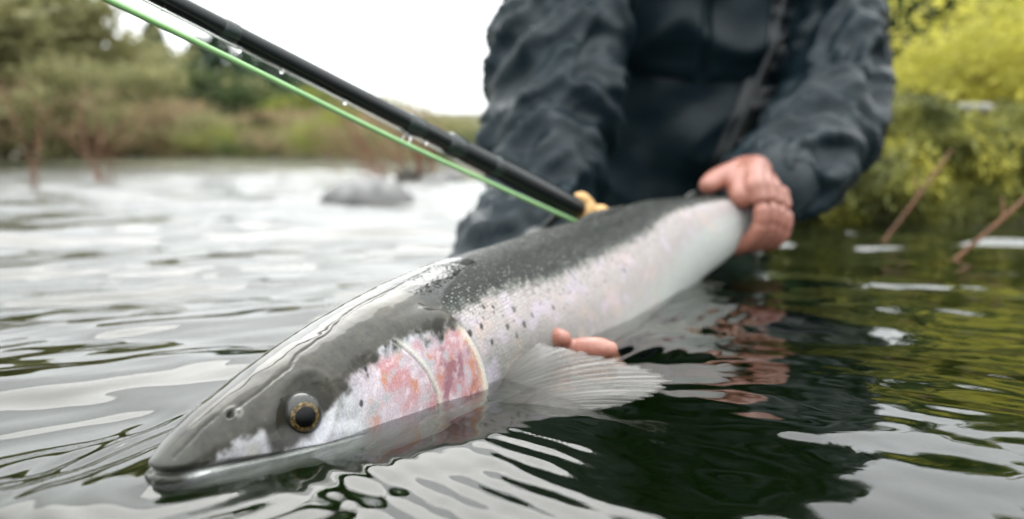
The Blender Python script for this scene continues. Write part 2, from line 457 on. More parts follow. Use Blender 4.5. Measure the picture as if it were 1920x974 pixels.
    bd = np.interp(S, [.16, .24, .31, .40, .50, .6367, .70, .8], [37, 38, 40.5, 38, 38, 29, 22, 30])
    t = d - bd + 3.2*n2 + 1.6*n3 + 1.5*n1
    col = np.broadcast_to(back, S.shape+(3,)).copy()
    col *= (1+.5*n2)[..., None]
    col = over(col, smooth(-3.5, 2.5, t)*.72, grey*1.3)
    col = over(col, smooth(-.5, 7, t), flank*(1+.10*n2[..., None]))
    col = over(col, smooth(16, 34, t)*smooth(.42, .22, S)*.75, grey*1.15)          # duller below the stripe towards the gill
    col = over(col, smooth(26, 48, d-bd)*smooth(.3, .5, S), white)
    col = over(col, smooth(82, 108, d), white)
    iri = smooth(.1, .7, fbm(S*38, A*55, 12, 3)); side = smooth(0, 8, t)*smooth(60, 40, d-bd)
    col = over(col, side*iri*.35, C(.47, .40, .52)); col = over(col, side*smooth(.1, .7, fbm(S*30, A*45, 22, 3))*.30, C(.50, .36, .30))
    # head
    head = 1-body
    hc = C(.022, .020, .014)*(1+.45*n1[..., None]+.40*n2[..., None]+.30*n0[..., None]+.35*n3[..., None])
    hc = over(hc, smooth(-.2, .9, fbm(S*22, A*30, 31, 3))*smooth(.09, .14, S), C(.040, .032, .017))
    hc = over(hc, smooth(.022, .004, S)*.6, C(.045, .048, .040))
    sil = C(.36, .36, .37)
    cb = np.interp(S, [0, .02, .034, .055, .075, .095, .11, .13, .15, .17], [84, 70, 56, 54, 60, 55, 49, 45, 45, 48])
    m = smooth(-5, 7, d-cb + (7+9*smooth(.07, .045, S))*n1 + 6*n2)*(1-.45*smooth(.07, .05, S))
    hc = over(hc, m*.92, sil*(1+.22*n2[..., None]))
    hc = over(hc, m*smooth(.0, .5, n1)*.5, C(.34, .33, .37))
    hc = over(hc, m*smooth(.1, .6, fbm(S*70, A*70, 40, 3))*smooth(.065, .04, S)*.5, C(.30, .29, .18))
    # cheek and gill cover blush
    bl = smooth(.088, .112, S + .004*n1)*smooth(.006, -.004, sd)*smooth(45, 53, d + 4*n1 + 3*n2)*smooth(104, 76, d)
    pink = C(.34, .145, .150)
    pk = over(np.broadcast_to(pink, S.shape+(3,)).copy(), smooth(-.25, .55, fbm(S*55, A*48, 50, 4) + .5*smooth(.135, .10, S))*.9, C(.37, .32, .35))
    pk = over(pk, smooth(.15, .6, fbm(S*75, A*60, 61, 4) + .38*smooth(.150, .172, S))*.85, C(.36, .125, .05))
    pk = over(pk, smooth(-.05, .5, fbm(S*85, A*70, 71, 4))*smooth(pre-.004, pre+.008, S)*.8, C(.17, .06, .085))
    pk = over(pk, smooth(.15, .6, n2)*.45, C(.52, .45, .47))
    hc = over(hc, bl*.9*smooth(-.9, -.1, n2+.4*n1), pk)
    edge = np.exp(-((S-pre-.0024-.0006*n1)/.0021)**2)*smooth(38, 45, d)
    hc = over(hc, edge*.75, C(.44, .43, .38))
    low = smooth(80, 100, d)*smooth(.02, .05, S)
    hc = over(hc, low*.9, white*.92)
    jaw = smooth(zm+.001, zm-.001, z)*inm
    hc = over(hc, jaw*smooth(.006, .02, S), C(.50, .52, .50)*(1+.2*n2[..., None]))
    hc = over(hc, np.exp(-((z-zm)/.0009)**2)*inm*.85, C(.03, .03, .025))
    df = np.hypot((S-es+.006)*.75, (A-ea+.001)*1.25)
    hc = over(hc, smooth(.0138, .0098, np.minimum(df, de+.001) + .0016*n1 + .0010*n2)*.92, C(.016, .015, .011))
    hc = over(hc, np.exp(-((de-.0182)/.0016)**2)*smooth(.066, .09, S)*.4, C(.06, .05, .035))
    hc = over(hc, np.exp(-(dn/.0016)**2), C(.01, .01, .01)); hc = over(hc, np.exp(-((np.hypot(S-ns_-.003, A-na-.002)-.0015)/.0009)**2)*.35, C(.25, .25, .22))
    col = col*(1-head[..., None]) + hc*head[..., None]
    # pale gill cover rim, shade of the gill slit painted dark behind it
    rim = np.exp(-((sd+.0026)/.0030)**2)*smooth(44, 54, d)
    col = over(col, rim*.8, C(.46, .45, .39)); col = over(col, np.exp(-((sd-.0016)/.0010)**2)*smooth(44, 53, d)*.85, C(.035, .03, .012))
    col = over(col, np.exp(-((sd+.0052)/.0012)**2)*smooth(44, 54, d)*.5*smooth(-.2, .3, n1), C(.30, .12, .04))
    # spots
    def spot(sv, dv, r, dark=.9, c=C(.012, .012, .016)):
        nonlocal col
        a = ap(sv, dv); e = np.hypot(S-a[0], (A-a[1])*.9) + .0005*n2
        col = over(col, smooth(r, r*.5, e)*dark, c)
    for sv, dv, r in ((.1053,48,.0017),(.096,65.7,.0016),(.1227,41.3,.0014),(.092,8,.0016),(.0993,14.3,.0017),(.0857,22,.0015),(.1427,7,.0018),(.1573,10.7,.0018),
                      (.131,21,.0016),(.150,26,.0014),(.118,28,.0013),(.074,8,.0013),(.112,3,.0015),
                      (.1853,54.3,.0022),(.196,53,.0020),(.2193,58,.0021),(.2373,59.7,.0022),(.2313,51,.0023),(.2507,56.7,.0020),(.282,57,.0020),(.205,44.5,.0017),(.213,46,.0016),(.226,63.5,.0018),(.201,62,.0016),(.4207,54.7,.0028)):
        spot(sv, dv, r, .9 if sv > .17 or dv > 35 else .8)
    rs = np.random.default_rng(8)
    for _ in range(70): spot(rs.uniform(.03, .19), rs.uniform(1, 44), rs.uniform(.0005, .0011), .55, C(.007, .007, .006))
    for _ in range(150):
        sv = rs.uniform(.19, .66); b_ = float(np.interp(sv, [.16,.24,.31,.40,.50,.64], [37,38,40.5,38,38,29])); spot(sv, b_ + rs.uniform(3, 25)*rs.uniform(.3, 1), rs.uniform(.0006, .0013), .7)
    for _ in range(90):
        spot(rs.uniform(.18, .68), rs.uniform(3, 36), rs.uniform(.0012, .0022), .8, C(.006, .006, .006))
    scale = body*smooth(1.0, .2, film)*np.clip(.35 + .65*smooth(-12, -30, t)+.65*smooth(18, 2, np.abs(t)), 0, 1)
    n, mth = S.shape
    V = P.reshape(-1, 3); Fc = grid_faces(n, mth, wrap=True)
    e0 = len(V); V = np.vstack([V, P[0].mean(0)[None], P[-1].mean(0)[None]])
    j = np.arange(mth); cap = np.concatenate([np.stack([np.full(mth, e0), (j+1) % mth, j, j], -1)])
    ext = lambda a: np.concatenate([a.reshape(n*mth, -1), a[0].mean(0).reshape(1, -1), a[-1].mean(0).reshape(1, -1)])
    me = bpy.data.meshes.new('body')
    tri = np.vstack([np.stack([np.full(mth, e0), j, (j+1) % mth], -1), (n-1)*mth*np.array([0, 1, 1]) + np.stack([np.full(mth, e0+1), (j+1) % mth, j], -1)])
    loops = np.concatenate([Fc.ravel(), tri.ravel()]); starts = np.concatenate([np.arange(len(Fc))*4, len(Fc)*4 + np.arange(len(tri))*3])
    me.vertices.add(len(V)); me.vertices.foreach_set('co', (V-off).astype(np.float32).ravel())
    me.loops.add(len(loops)); me.loops.foreach_set('vertex_index', loops.astype(np.int32))
    me.polygons.add(len(starts)); me.polygons.foreach_set('loop_start', starts.astype(np.int32)); me.update(calc_edges=True)
    K = Mat('trout_skin')
    o = link('body', me, K.m, root)
    col = np.clip(col, .002, .9)
    attr(o, 'pigment', 'FLOAT_COLOR', ext(np.concatenate([col, np.ones(S.shape+(1,))], -1)))
    attr(o, 'film', 'FLOAT', ext(film[..., None])); attr(o, 'scales', 'FLOAT', ext(scale[..., None]))
    attr(o, 'skin_place', 'FLOAT_VECTOR', ext(np.stack([S, A, np.zeros_like(S)], -1)))
    # material
    at_ = lambda nm, out: K.node('ShaderNodeAttribute', attribute_name=nm).outputs[out]
    pig, fl, sc_, pl = at_('pigment', 'Color'), at_('film', 'Fac'), at_('scales', 'Fac'), at_('skin_place', 'Vector')
    vor = K.node('ShaderNodeTexVoronoi', {'Vector': K.node('ShaderNodeMapping', {'Vector': pl, 'Scale': (1, 1.25, 1)}).outputs[0], 'Scale': 400.0, 'Randomness': .45})
    fleck = K.math('MULTIPLY', K.node('ShaderNodeMapRange', {'Value': vor.outputs['Distance'], 'From Min': .42, 'From Max': .12}).outputs[0],
                   K.node('ShaderNodeMapRange', {'Value': K.node('ShaderNodeSeparateColor', {0: vor.outputs['Color']}).outputs[0], 'From Min': .35, 'From Max': 1.}).outputs[0])
    base = K.mix(K.math('MULTIPLY', K.math('MULTIPLY', fleck, sc_), .62), pig, (.50, .52, .47))
    dark = K.math('MULTIPLY', K.node('ShaderNodeMapRange', {'Value': vor.outputs['Distance'], 'From Min': .45, 'From Max': .8}).outputs[0], K.math('MULTIPLY', sc_, .6))
    base = K.mix(dark, base, (.03, .03, .03))
    fine = K.noise(pl, 900, 4)
    base = K.mix(K.math('MULTIPLY', K.math('SUBTRACT', 1., fl), .5), base, K.mix(1., base, K.ramp(fine, [(.3, (.62, .62, .62)), (.7, (1.3, 1.3, 1.3))]), 'MULTIPLY'))
    K.set('Base Color', base)
    K.set('Roughness', K.node('ShaderNodeMapRange', {'Value': fl, 'To Min': .42, 'To Max': .30}).outputs[0])
    K.set('Specular IOR Level', K.node('ShaderNodeMapRange', {'Value': fl, 'To Min': .18, 'To Max': .08}).outputs[0])
    K.set('Coat Weight', K.node('ShaderNodeMapRange', {'Value': fl, 'To Min': .03, 'To Max': .95}).outputs[0]); K.set('Coat Roughness', K.node('ShaderNodeMapRange', {'Value': fl, 'To Min': .16, 'To Max': .015}).outputs[0]); K.set('Coat IOR', 1.33)
    nb = K.bump(vor.outputs['Distance'], K.math('MULTIPLY', sc_, .55), .0012)
    nb = K.bump(fine, K.math('MULTIPLY', K.math('SUBTRACT', 1., fl), .28), .0008, nb)
    K.set('Normal', nb)
    # ---- eyes
    for side in (1, -1):
        i = np.argmin(np.abs(s-.0667)); tt = math.radians(56.7)*side
        p = trout(.0667, tt); ax = trout(.0667, tt+.02) - trout(.0667, tt-.02); ay = trout(.0667+.003, tt) - trout(.0667-.003, tt)
        nn = np.cross(ax, ay); nn /= np.linalg.norm(nn); cx = trout(.0667, 0)*.5+trout(.0667, PI)*.5
        if nn @ (p-cx) < 0: nn = -nn
        lat = np.array([nn[0], nn[1], 0]); lat /= np.linalg.norm(lat)
        gaze = Vector(lat + np.array([-.16, -.30, .10])*np.array([1, 1, 1]) if side > 0 else lat + np.array([-.1, -.2, .1])).normalized()
        R_ = .0102; ctr = p - nn*.0062
        def cap(name, r, a0, a1, mat, par, fl_=1.0):
            X = gaze.cross(Vector((0, 0, 1))).normalized(); Y = X.cross(gaze)
            aa = np.radians(np.linspace(a0, a1, 18)); bb = np.linspace(0, 2*PI, 48, endpoint=False)
            pts = [ctr - off + r*(math.cos(a)*fl_*np.array(gaze) + math.sin(a)*(math.cos(b)*np.array(X) + math.sin(b)*np.array(Y))) for a in aa for b in bb]
            return mesh_np(name, pts, grid_faces(18, 48, True), mat, par)
        eb = cap('eye', R_, 36, 178, EYE['ball'], root)
        cap('iris', R_*1.002, 25, 38.5, EYE['iris'], eb); cap('pupil', R_*1.004, .5, 27, EYE['pupil'], eb)
        cap('cornea', R_*1.03, .5, 60, EYE['cornea'], eb)
    # ---- fins (thin folded webs on rays)
    def fin(name, base_a, base_b, tip_a, tip_b, mat, bulge=(0, 0, 0), rays=15, ragged=.0, nu=70, nv=26, thick=.0009, seed=1, parent=root, tips=None):
        r = np.random.default_rng(seed)
        a0, b0, a1, b1 = map(np.asarray, (base_a, base_b, tip_a, tip_b)); bu = np.asarray(bulge)
        ti = r.uniform(-1, 1, rays*5)*.6 + np.interp(np.linspace(0, 5, rays*5), np.arange(6), r.uniform(-1, 1, 6)); uw = np.cumsum(r.uniform(.5, 1.5, 40)); uw = (uw-uw[0])/(uw[-1]-uw[0])
        g_ = []
        for u_ in np.linspace(0, 1, nu):
            e = np.interp(u_*(len(ti)-1), np.arange(len(ti)), ti)
            for v_ in np.linspace(0, 1, nv):
                ln = 1 + ragged*e*v_**3
                tp = a1*(1-u_) + b1*u_ if tips is None else curve_at(tips, u_)
                p = (a0*(1-u_) + b0*u_)*(1-v_*ln) + tp*v_*ln
                p = p + bu*math.sin(PI*min(v_*.75, 1))*(.4+.6*math.sin(PI*u_)) + np.array([0, 0, .0003])*math.cos(2*PI*rays*np.interp(u_, np.linspace(0, 1, 40), uw))*(.3+.7*v_)
                g_.append(p)
        g_ = np.array(g_) - off
        q = mesh_np(name, g_, grid_faces(nu, nv), mat, parent)
        uv = np.array([(np.interp(u_, np.linspace(0, 1, 40), uw), v_, 0) for u_ in np.linspace(0, 1, nu) for v_ in np.linspace(0, 1, nv)]); attr(q, 'fin_place', 'FLOAT_VECTOR', uv)
        sm = q.modifiers.new('thickness', 'SOLIDIFY'); sm.thickness = thick; sm.offset = 0
        return q
    tips = np.array([at_z(1060, 782, -.010), at_z(1140, 778, -.006), at_z(1196, 764, -.001), at_z(1220, 740, .002), at_z(1158, 708, .005), at_z(1086, 676, .008), at_z(1015, 646, .010)])
    fin('pectoral_fin', trout(.188, 1.78)+np.array([-.004, .003, 0]), trout(.205, 1.40)+np.array([-.004, .003, 0]), tips[0], tips[-1], FIN, (.004, -.002, .009), 19, .085, 190, 40, seed=4, tips=tips)
    fin('pectoral_fin', trout(.19, -2.0), trout(.20, -1.7), trout(.19, -2.0)+np.array([-.07, .06, -.02]), trout(.2, -1.7)+np.array([-.03, .09, -.01]), FIN, rays=12)
    for sd_ in (1, -1):
        b_ = trout(.43, sd_*2.35); fin('pelvic_fin', b_, trout(.455, sd_*2.3), b_+np.array([.055*sd_+.02, .02, -.025]), b_+np.array([.03*sd_+.05, .06, -.02]), FIN, rays=9)
    fin('anal_fin', trout(.585, PI)+np.array([0, 0, .004]), trout(.645, PI)+np.array([0, 0, .004]), trout(.64, PI)+np.array([.03, -.01, -.06]), trout(.68, PI)+np.array([.02, 0, -.035]), FIN, rays=11)
    fin('dorsal_fin', trout(.40, 0)-np.array([0, 0, .003]), trout(.50, 0)-np.array([0, 0, .003]), trout(.46, 0)+np.array([0, .0, .005]), trout(.53, 0)+np.array([0, 0, .003]), FIN_DARK, rays=12, thick=.002)
    fin('adipose_fin', trout(.635, 0)-np.array([0, 0, .003]), trout(.645, 0)-np.array([0, 0, .003]), trout(.655, 0)+np.array([0, 0, .006]), trout(.66, 0)+np.array([0, 0, .004]), FIN_DARK, rays=4, thick=.003)
    tb = trout(.795, 0); te = trout(.795, PI)
    fin('tail_fin', tb, te, tb+np.array([.03, .09, .015]), te+np.array([.028, .085, -.075]), FIN_DARK, rays=19, thick=.0015, ragged=.03)
    return root
def fin_mat(name, col, alpha, rays=40.):
    M = Mat(name, Roughness=.25); M.set('Specular IOR Level', .3)
    v = M.node('ShaderNodeAttribute', attribute_name='fin_place').outputs['Vector']
    sp = M.node('ShaderNodeSeparateXYZ', {0: v})
    wv = M.math('SINE', M.math('MULTIPLY', sp.outputs[0], rays*2*PI))
    n_ = M.noise(M.node('ShaderNodeMapping', {'Vector': v, 'Scale': (46, 2.5, 1)}).outputs[0], 1., 4)
    M.set('Base Color', M.mix(M.math('MULTIPLY_ADD', wv, .12, n_), tuple(x*.62 for x in col), col))
    M.set('Normal', M.bump(M.math('MULTIPLY_ADD', n_, 2., wv), .35, .0005))
    tb = M.node('ShaderNodeBsdfTransparent'); mx = M.node('ShaderNodeMixShader')
    M.l.new(M.math('ADD', M.math('MULTIPLY_ADD', wv, .10, alpha - .25), M.math('MULTIPLY', M.math('SUBTRACT', n_, M.math('MULTIPLY', sp.outputs[1], .18 if alpha < .9 else 0.)), .5)), mx.inputs[0])
    M.l.new(tb.outputs[0], mx.inputs[1]); M.l.new(M.b.outputs[0], mx.inputs[2]); M.l.new(mx.outputs[0], M.out.inputs[0])
    return M.m
FIN = fin_mat('fin_web', (.20, .195, .18), .46, 19.)
FIN_DARK = fin_mat('fin_web_dark', (.055, .058, .05), .96, 19.)
def eye_mat(name, col, rough=.15):
    M = Mat(name, Base_Color=col, Roughness=rough); M.set('Specular IOR Level', .2); M.set('Coat Weight', .45); M.set('Coat Roughness', .02); return M
EYE = {}
EYE['ball'] = eye_mat('eye_ball', (.030, .030, .026)).m
_m = Mat('eye_iris', Roughness=.4); _m.set('Specular IOR Level', .2)
_m.set('Base Color', _m.ramp(_m.noise(_m.coord(), 700, 4), [(.35, (.020, .015, .006)), (.52, (.13, .080, .02)), (.70, (.40, .30, .12))])); EYE['iris'] = _m.m
_m = Mat('eye_pupil', Base_Color=(.003, .003, .004), Roughness=.3); _m.set('Specular IOR Level', .1); EYE['pupil'] = _m.m
_m = Mat('eye_cornea', Roughness=0., IOR=1.22); _m.set('Transmission Weight', 1.); EYE['cornea'] = _m.m
build_trout()

# ================================================================== PERSON
J = Mat('jacket_cloth', Roughness=.42); J.set('Specular IOR Level', .20)
c = J.coord(); wv = J.noise(c, 900, 2); bl = J.noise(c, 14, 5)
J.set('Base Color', J.ramp(bl, [(.35, (.0026, .0080, .0112)), (.7, (.0056, .0145, .0195))]))
J.set('Normal', J.bump(wv, .15, .0006, J.bump(J.noise(c, 70, 4), .25, .004)))
JACKET = J.m
J2 = Mat('jacket_trim', Roughness=.5, Base_Color=(.007, .009, .011)); TRIM = J2.m
Z1 = Mat('zip_metal', Roughness=.45, Base_Color=(.055, .06, .064)); ZIP = Z1.m
K = Mat('skin', Roughness=.42); c = K.coord()
K.set('Base Color', K.mix(K.noise(c, 55, 5), (.21, .072, .050), (.36, .155, .110)))
K.set('Normal', K.bump(K.noise(c, 260, 4), .35, .002)); K.set('Coat Weight', .25); K.set('Coat Roughness', .2)
SKIN = K.m
NAIL = Mat('nail', Roughness=.25, Base_Color=(.50, .30, .25)).m

ARM_A = [((.120,1.33,.53),.086),((.088,1.245,.42),.083),((.070,1.19,.325),.081),((.056,1.12,.215),.081),((.042,1.06,.135),.072),((.024,.98,.060),.061),((.006,.90,.022),.055),((-.012,.84,-.01),.052)]
ARM_B = [((.465,1.41,.53),.085),((.492,1.38,.41),.072),((.496,1.345,.31),.068),((.468,1.265,.205),.069),((.410,1.145,.150),.064),((.350,1.06,.112),.055),((.298,.998,.090),.047)]
TORSO = [((.25,1.56,-.42),(.17,.14)),((.25,1.56,-.2),(.18,.15)),((.262,1.53,.0),(.175,.14)),((.272,1.49,.15),(.185,.135)),((.278,1.45,.30),(.205,.13)),((.28,1.42,.44),(.215,.125)),((.28,1.39,.54),(.19,.115)),((.28,1.36,.61),(.12,.10)),((.28,1.33,.66),(.085,.085))]
def limb_fields(V, limb):
    p = np.array([q for q, r in limb]); best = np.full(len(V), 1e9); tt = np.zeros(len(V)); ax = np.zeros((len(V), 3)); acc = 0.
    for a, b in zip(p, p[1:]):
        ab = b-a; l = np.linalg.norm(ab); t = np.clip(((V-a)@ab)/(l*l), 0, 1); q = a+t[:, None]*ab; d = np.linalg.norm(V-q, axis=1)
        m = d < best; best[m] = d[m]; tt[m] = (acc+t*l)[m]; ax[m] = (V-q)[m]; acc += l
    return best, tt, ax
def build_person():
    root = empty('person', (.27, 1.5, -.45)); off = np.array(root.location)
    tag(root, 'person in a dark zipped rain jacket crouching in the river, holding the trout', 'person')
    bm = bmesh.new()
    for limb in (ARM_A, ARM_B):
        Q = curve_pts([(*p, r) for p, r in limb], 40); tube_bm(bm, Q[:, :3], [float(r) for r in Q[:, 3]], 28)
    Q = curve_pts([(*p, *r) for p, r in TORSO], 40); tube_bm(bm, Q[:, :3], [(float(a), float(b)) for a, b in Q[:, 3:]], 48, up=(0, 1, 0))
    for sx, A_ in ((-1, ARM_A), (1, ARM_B)):
        a = np.array(A_[0][0]); tube_bm(bm, [(.28+sx*.08, 1.37, .57), tuple(a+[-sx*.03, 0, .01])], [.075, .085], 24)
    me = fused(bm, .0070, 7)
    V, N = co_of(me), no_of(me)
    dA, tA, xA = limb_fields(V, ARM_A); dB, tB, xB = limb_fields(V, ARM_B); dT, tT, xT = limb_fields(V, TORSO)
    def ridge(n): return (1-np.minimum(np.abs(n)*2.0, 1))**1.6
    def sleeve(tt, ax, seed, freq, slant):
        ang = np.arctan2(ax[:, 2], ax[:, 0])
        n = noise(tt*freq + slant*np.sin(ang+seed), np.cos(ang)*.8 + seed, np.sin(ang)*.8)
        n2 = noise(tt*freq*2.1 + slant*1.5*np.sin(ang+seed+1), np.cos(ang)*1.0 + seed*2, np.sin(ang)*1.0)
        return .026*(ridge(n)-.35) + .011*(ridge(n2)-.35)
    wA = smooth(.125, .09, dA); wB = smooth(.115, .08, dB)*(1-wA); wT = np.clip(1-wA-wB, 0, 1)
    f = wA*sleeve(tA, xA, 1.3, 15., 1.3)*smooth(.02, .15, tA) + wB*sleeve(tB, xB, 4.2, 15., -1.2)
    n = noise(V[:, 0]*5 + .6*V[:, 2]*5, V[:, 1]*4, V[:, 2]*9 - V[:, 0]*5); f += wT*(.020*(ridge(n)-.4) + .006*noise(V[:, 0]*16, V[:, 1]*12, V[:, 2]*18))
    set_co(me, V + N*f[:, None] - off)
    for _p in (0,):
        bmx = bmesh.new(); bmx.from_mesh(me); bmesh.ops.smooth_vert(bmx, verts=bmx.verts, factor=.5, use_axis_x=True, use_axis_y=True, use_axis_z=True); bmx.to_mesh(me)
        bvh = BVHTree.FromBMesh(bmx); bmx.free()
    jk = link('jacket', me, JACKET, root)
    def front(x, z):                                           # the cloth surface seen from the trout's side
        h = bvh.ray_cast(Vector((x, 1.21, z)) - Vector(off), Vector((0, 1, 0)))
        return (np.array(h[0])) if h[0] is not None else np.array([x, 1.4, z]) - off
    def strip(name, path, half, lift, mat, n=60, m=7, parent=jk):
        Q = curve_pts(path, n); T = np.gradient(Q, axis=0); T /= np.linalg.norm(T, axis=1)[:, None]; Np = np.stack([-T[:, 1], T[:, 0]], -1)
        g_ = []
        for k_ in np.linspace(-1, 1, m):
            for q, nn in zip(Q, Np):
                w = q + nn*half*k_; p = front(w[0], w[1]); p = p + np.array([0, -lift*(1-.8*abs(k_)**4), 0]); g_.append(p)
        return mesh_np(name, np.array(g_), grid_faces(m, n), mat, parent)
    def panel(name, corners, lift, mat, n=26, m=18):
        g_ = []; a, b, c_, d_ = map(np.array, corners)
        for i in np.linspace(0, 1, n):
            for k_ in np.linspace(0, 1, m):
                w = (a*(1-i)+b*i)*(1-k_) + (d_*(1-i)+c_*i)*k_; p = front(w[0], w[1]); e = min(i, 1-i, k_, 1-k_)
                g_.append(p + np.array([0, -lift*min(1, .25+e*14), 0]))
        return mesh_np(name, np.array(g_), grid_faces(n, m), mat, jk)
    zp = [(.412, .45), (.412, .37), (.398, .30), (.375, .235), (.348, .165), (.325, .10), (.312, .06)]
    strip('zip_flap', zp, .017, .008, TRIM, 90, 9)
    zt = strip('zip', zp, .0042, .013, ZIP, 90, 5)
    bz = bmesh.new()
    Qz = curve_pts(zp, 120)
    for q in Qz[::2]:
        p = front(q[0], q[1]) + np.array([0, -.014, 0]); bmesh.ops.create_cube(bz, size=1, matrix=__import__('mathutils').Matrix.Translation(p) @ __import__('mathutils').Matrix.Diagonal((.007, .003, .0026, 1)))
    mz = bpy.data.meshes.new('zip_teeth'); bz.to_mesh(mz); bz.free(); link('zip_teeth', mz, ZIP, zt, False)['kind'] = 'stuff'
    panel('chest_pocket', [(.160, .255), (.285, .240), (.290, .41), (.165, .41)], .012, JACKET)
    panel('chest_pocket', [(.295, .238), (.385, .240), (.405, .41), (.298, .41)], .010, JACKET)
    # cuffs
    for limb in (ARM_B,):
        a, b = np.array(limb[-2][0]), np.array(limb[-1][0]); tdir = (b-a)/np.linalg.norm(b-a)
        bmc = bmesh.new(); tube_bm(bmc, [b-tdir*.03, b-tdir*.005, b+tdir*.012], [.0505, .0500, .0475], 28)
        bmesh.ops.translate(bmc, verts=bmc.verts, vec=Vector(-off)); mc = bpy.data.meshes.new('cuff'); bmc.to_mesh(mc); bmc.free(); link('cuff', mc, JACKET, root)
    # waders under the water, knees forward
    bm = bmesh.new()
    for sx in (-1, 1):
        tube_bm(bm, [(.25+sx*.09, 1.56, -.25), (.25+sx*.13, 1.30, -.36), (.25+sx*.14, 1.16, -.42)], [.105, .09, .08], 20)
        tube_bm(bm, [(.25+sx*.14, 1.16, -.43), (.25+sx*.14, 1.42, -.50), (.25+sx*.14, 1.62, -.52)], [.075, .065, .055], 20)
    mw = fused(bm, .014, 4); set_co(mw, co_of(mw)-off); link('waders', mw, TRIM, root)
    # hand closed round the tail wrist
    def hand(name, chains, voxel=.0017, nails=()):
        bm = bmesh.new()
        for pts in chains:
            Q = curve_pts(np.array(pts, float), 14); tube_bm(bm, Q[:, :3], [float(r) for r in Q[:, 3]], 14)
        mh = fused(bm, voxel, 3); set_co(mh, co_of(mh)-off); h = link(name, mh, SKIN, root)
        for p, dr, up in nails:
            p, dr, up = np.array(p)-off, np.array(dr, float), np.array(up, float); dr /= np.linalg.norm(dr); up -= dr*(up@dr); up /= np.linalg.norm(up); sd_ = np.cross(dr, up)
            g_ = [p + dr*(v_*.006) + sd_*(u_*.0052*(1-.25*max(v_, 0)**2)) + up*(-.0016*u_*u_ + .0004) for v_ in np.linspace(-1, 1, 7) for u_ in np.linspace(-1, 1, 7)]
            mesh_np('nail', g_, grid_faces(7, 7), NAIL, h)
        return h
    ax0 = np.array([.222, .917]); axd = np.array([.053, .058])/np.hypot(.053, .058); lf = np.array([axd[1], -axd[0]])
    def H(t, l, z_, r): q = ax0 + axd*t + lf*l; return (q[0], q[1], z_, r)
    Wr = (.292, .990, .100)
    ch = []
    for k_, (t, r, dz) in enumerate(((.014, .0088, .004), (.035, .0092, .004), (.056, .0088, .0), (.075, .0078, -.006))):
        ch.append([(Wr[0]-.004+.006*k_, Wr[1]-.012+.004*k_, Wr[2]-.004*k_+.004, .016), (*(np.array(H(t, .020, 0, 0)[:2])*.55+np.array(Wr[:2])*.45), .106+dz-.003*k_, .0150), H(t, .033, .088+dz, .0118)])
        ch.append([H(t, .033, .088+dz, .0112), H(t, .042, .064+dz, r), H(t, .039, .043+dz, r*.96), H(t, .024, .028+dz*.5, r*.92), H(t, .004, .022, r*.85)])
    ch.append([(Wr[0], Wr[1], Wr[2], .020), (.268, .972, .107, .0185), (.240, .945, .103, .0145), (.222, .932, .098, .0125), (.211, .922, .093, .0102)])
    ch.append([(.278, .968, .102, .022), (.254, .938, .097, .019), (.246, .914, .082, .0150)])
    ch.append([(.300, 1.004, .094, .027), (Wr[0], Wr[1], Wr[2], .024), (.272, .962, .100, .020)])
    hand('hand', ch, nails=[((.213, .9235, .1030), (-.6, -.5, -.2), (0, -.2, 1))])
    # the other hand comes up under the belly
    t1, t2, t3 = at_z(1056, 634, .006), at_z(1144, 655, .000), at_z(1092, 634, -.030)
    m1, m2, m3 = at_z(1004, 652, -.006), at_z(1066, 664, -.007), at_z(1050, 662, -.045)
    pl = np.array([-.005, .595, -.118])
    ch = [[(-.040, .80, -.045, .030), (-.035, .72, -.085, .026), (-.018, .64, -.120, .022), (*pl, .020)],
          [(-.05, .66, -.118, .016), (-.02, .59, -.121, .016), (.012, .55, -.112, .014)], [(-.02, .67, -.12, .017), (.01, .62, -.122, .017), (.03, .58, -.113, .015)], [(0, .69, -.11, .016), (.035, .64, -.118, .016), (.055, .61, -.108, .014)]]
    for m_, t_, b_ in ((m1, t1, (.008, .553, -.108)), (m2, t2, (.030, .572, -.108)), (m3, t3, (.046, .600, -.104))):
        ch.append([(*b_, .0125), (b_[0]+.026, b_[1]-.020, -.070, .0105), (*(m_+np.array([.006, -.004, -.014])), .0104), (*m_, .0092), (*(m_*.5+t_*.5+np.array([0, 0, .0012])), .0084), (*(m_*.2+t_*.8+np.array([0, 0, .0006])), .0078), (*t_, .0056)])
    ch.append([(-.055, .70, -.09, .017), (-.085, .64, -.07, .014), (-.085, .60, -.035, .011), (-.07, .585, -.01, .009)])
    d1, d2 = t1-m1, t2-m2
    hand('hand', ch, .0019)
    # head, bent over the trout, above the frame
    bm = bmesh.new()
    tube_bm(bm, [(.28, 1.35, .62), (.28, 1.30, .70), (.28, 1.27, .74)], [.062, .058, .06], 20)
    tube_bm(bm, [(.28, 1.27, .76), (.28, 1.245, .80), (.28, 1.25, .85)], [(.062, .075), (.074, .092), (.070, .085)], 24, up=(0, 1, 0))
    tube_bm(bm, [(.28, 1.205, .72), (.28, 1.20, .75)], [(.040, .035), (.050, .045)], 16, up=(0, 1, 0))
    tube_bm(bm, [(.28, 1.155, .80), (.28, 1.138, .765)], [.010, .014], 12)
    for sx in (-1, 1):
        tube_bm(bm, [(.28+sx*.076, 1.265, .765), (.28+sx*.080, 1.272, .80)], [.012, .017], 10)
        tube_bm(bm, [(.28+sx*.012, 1.160, .812), (.28+sx*.050, 1.180, .812)], [.009, .009], 10)
    mh = fused(bm, .004, 3); set_co(mh, co_of(mh)-off); hd = link('head', mh, SKIN, root)
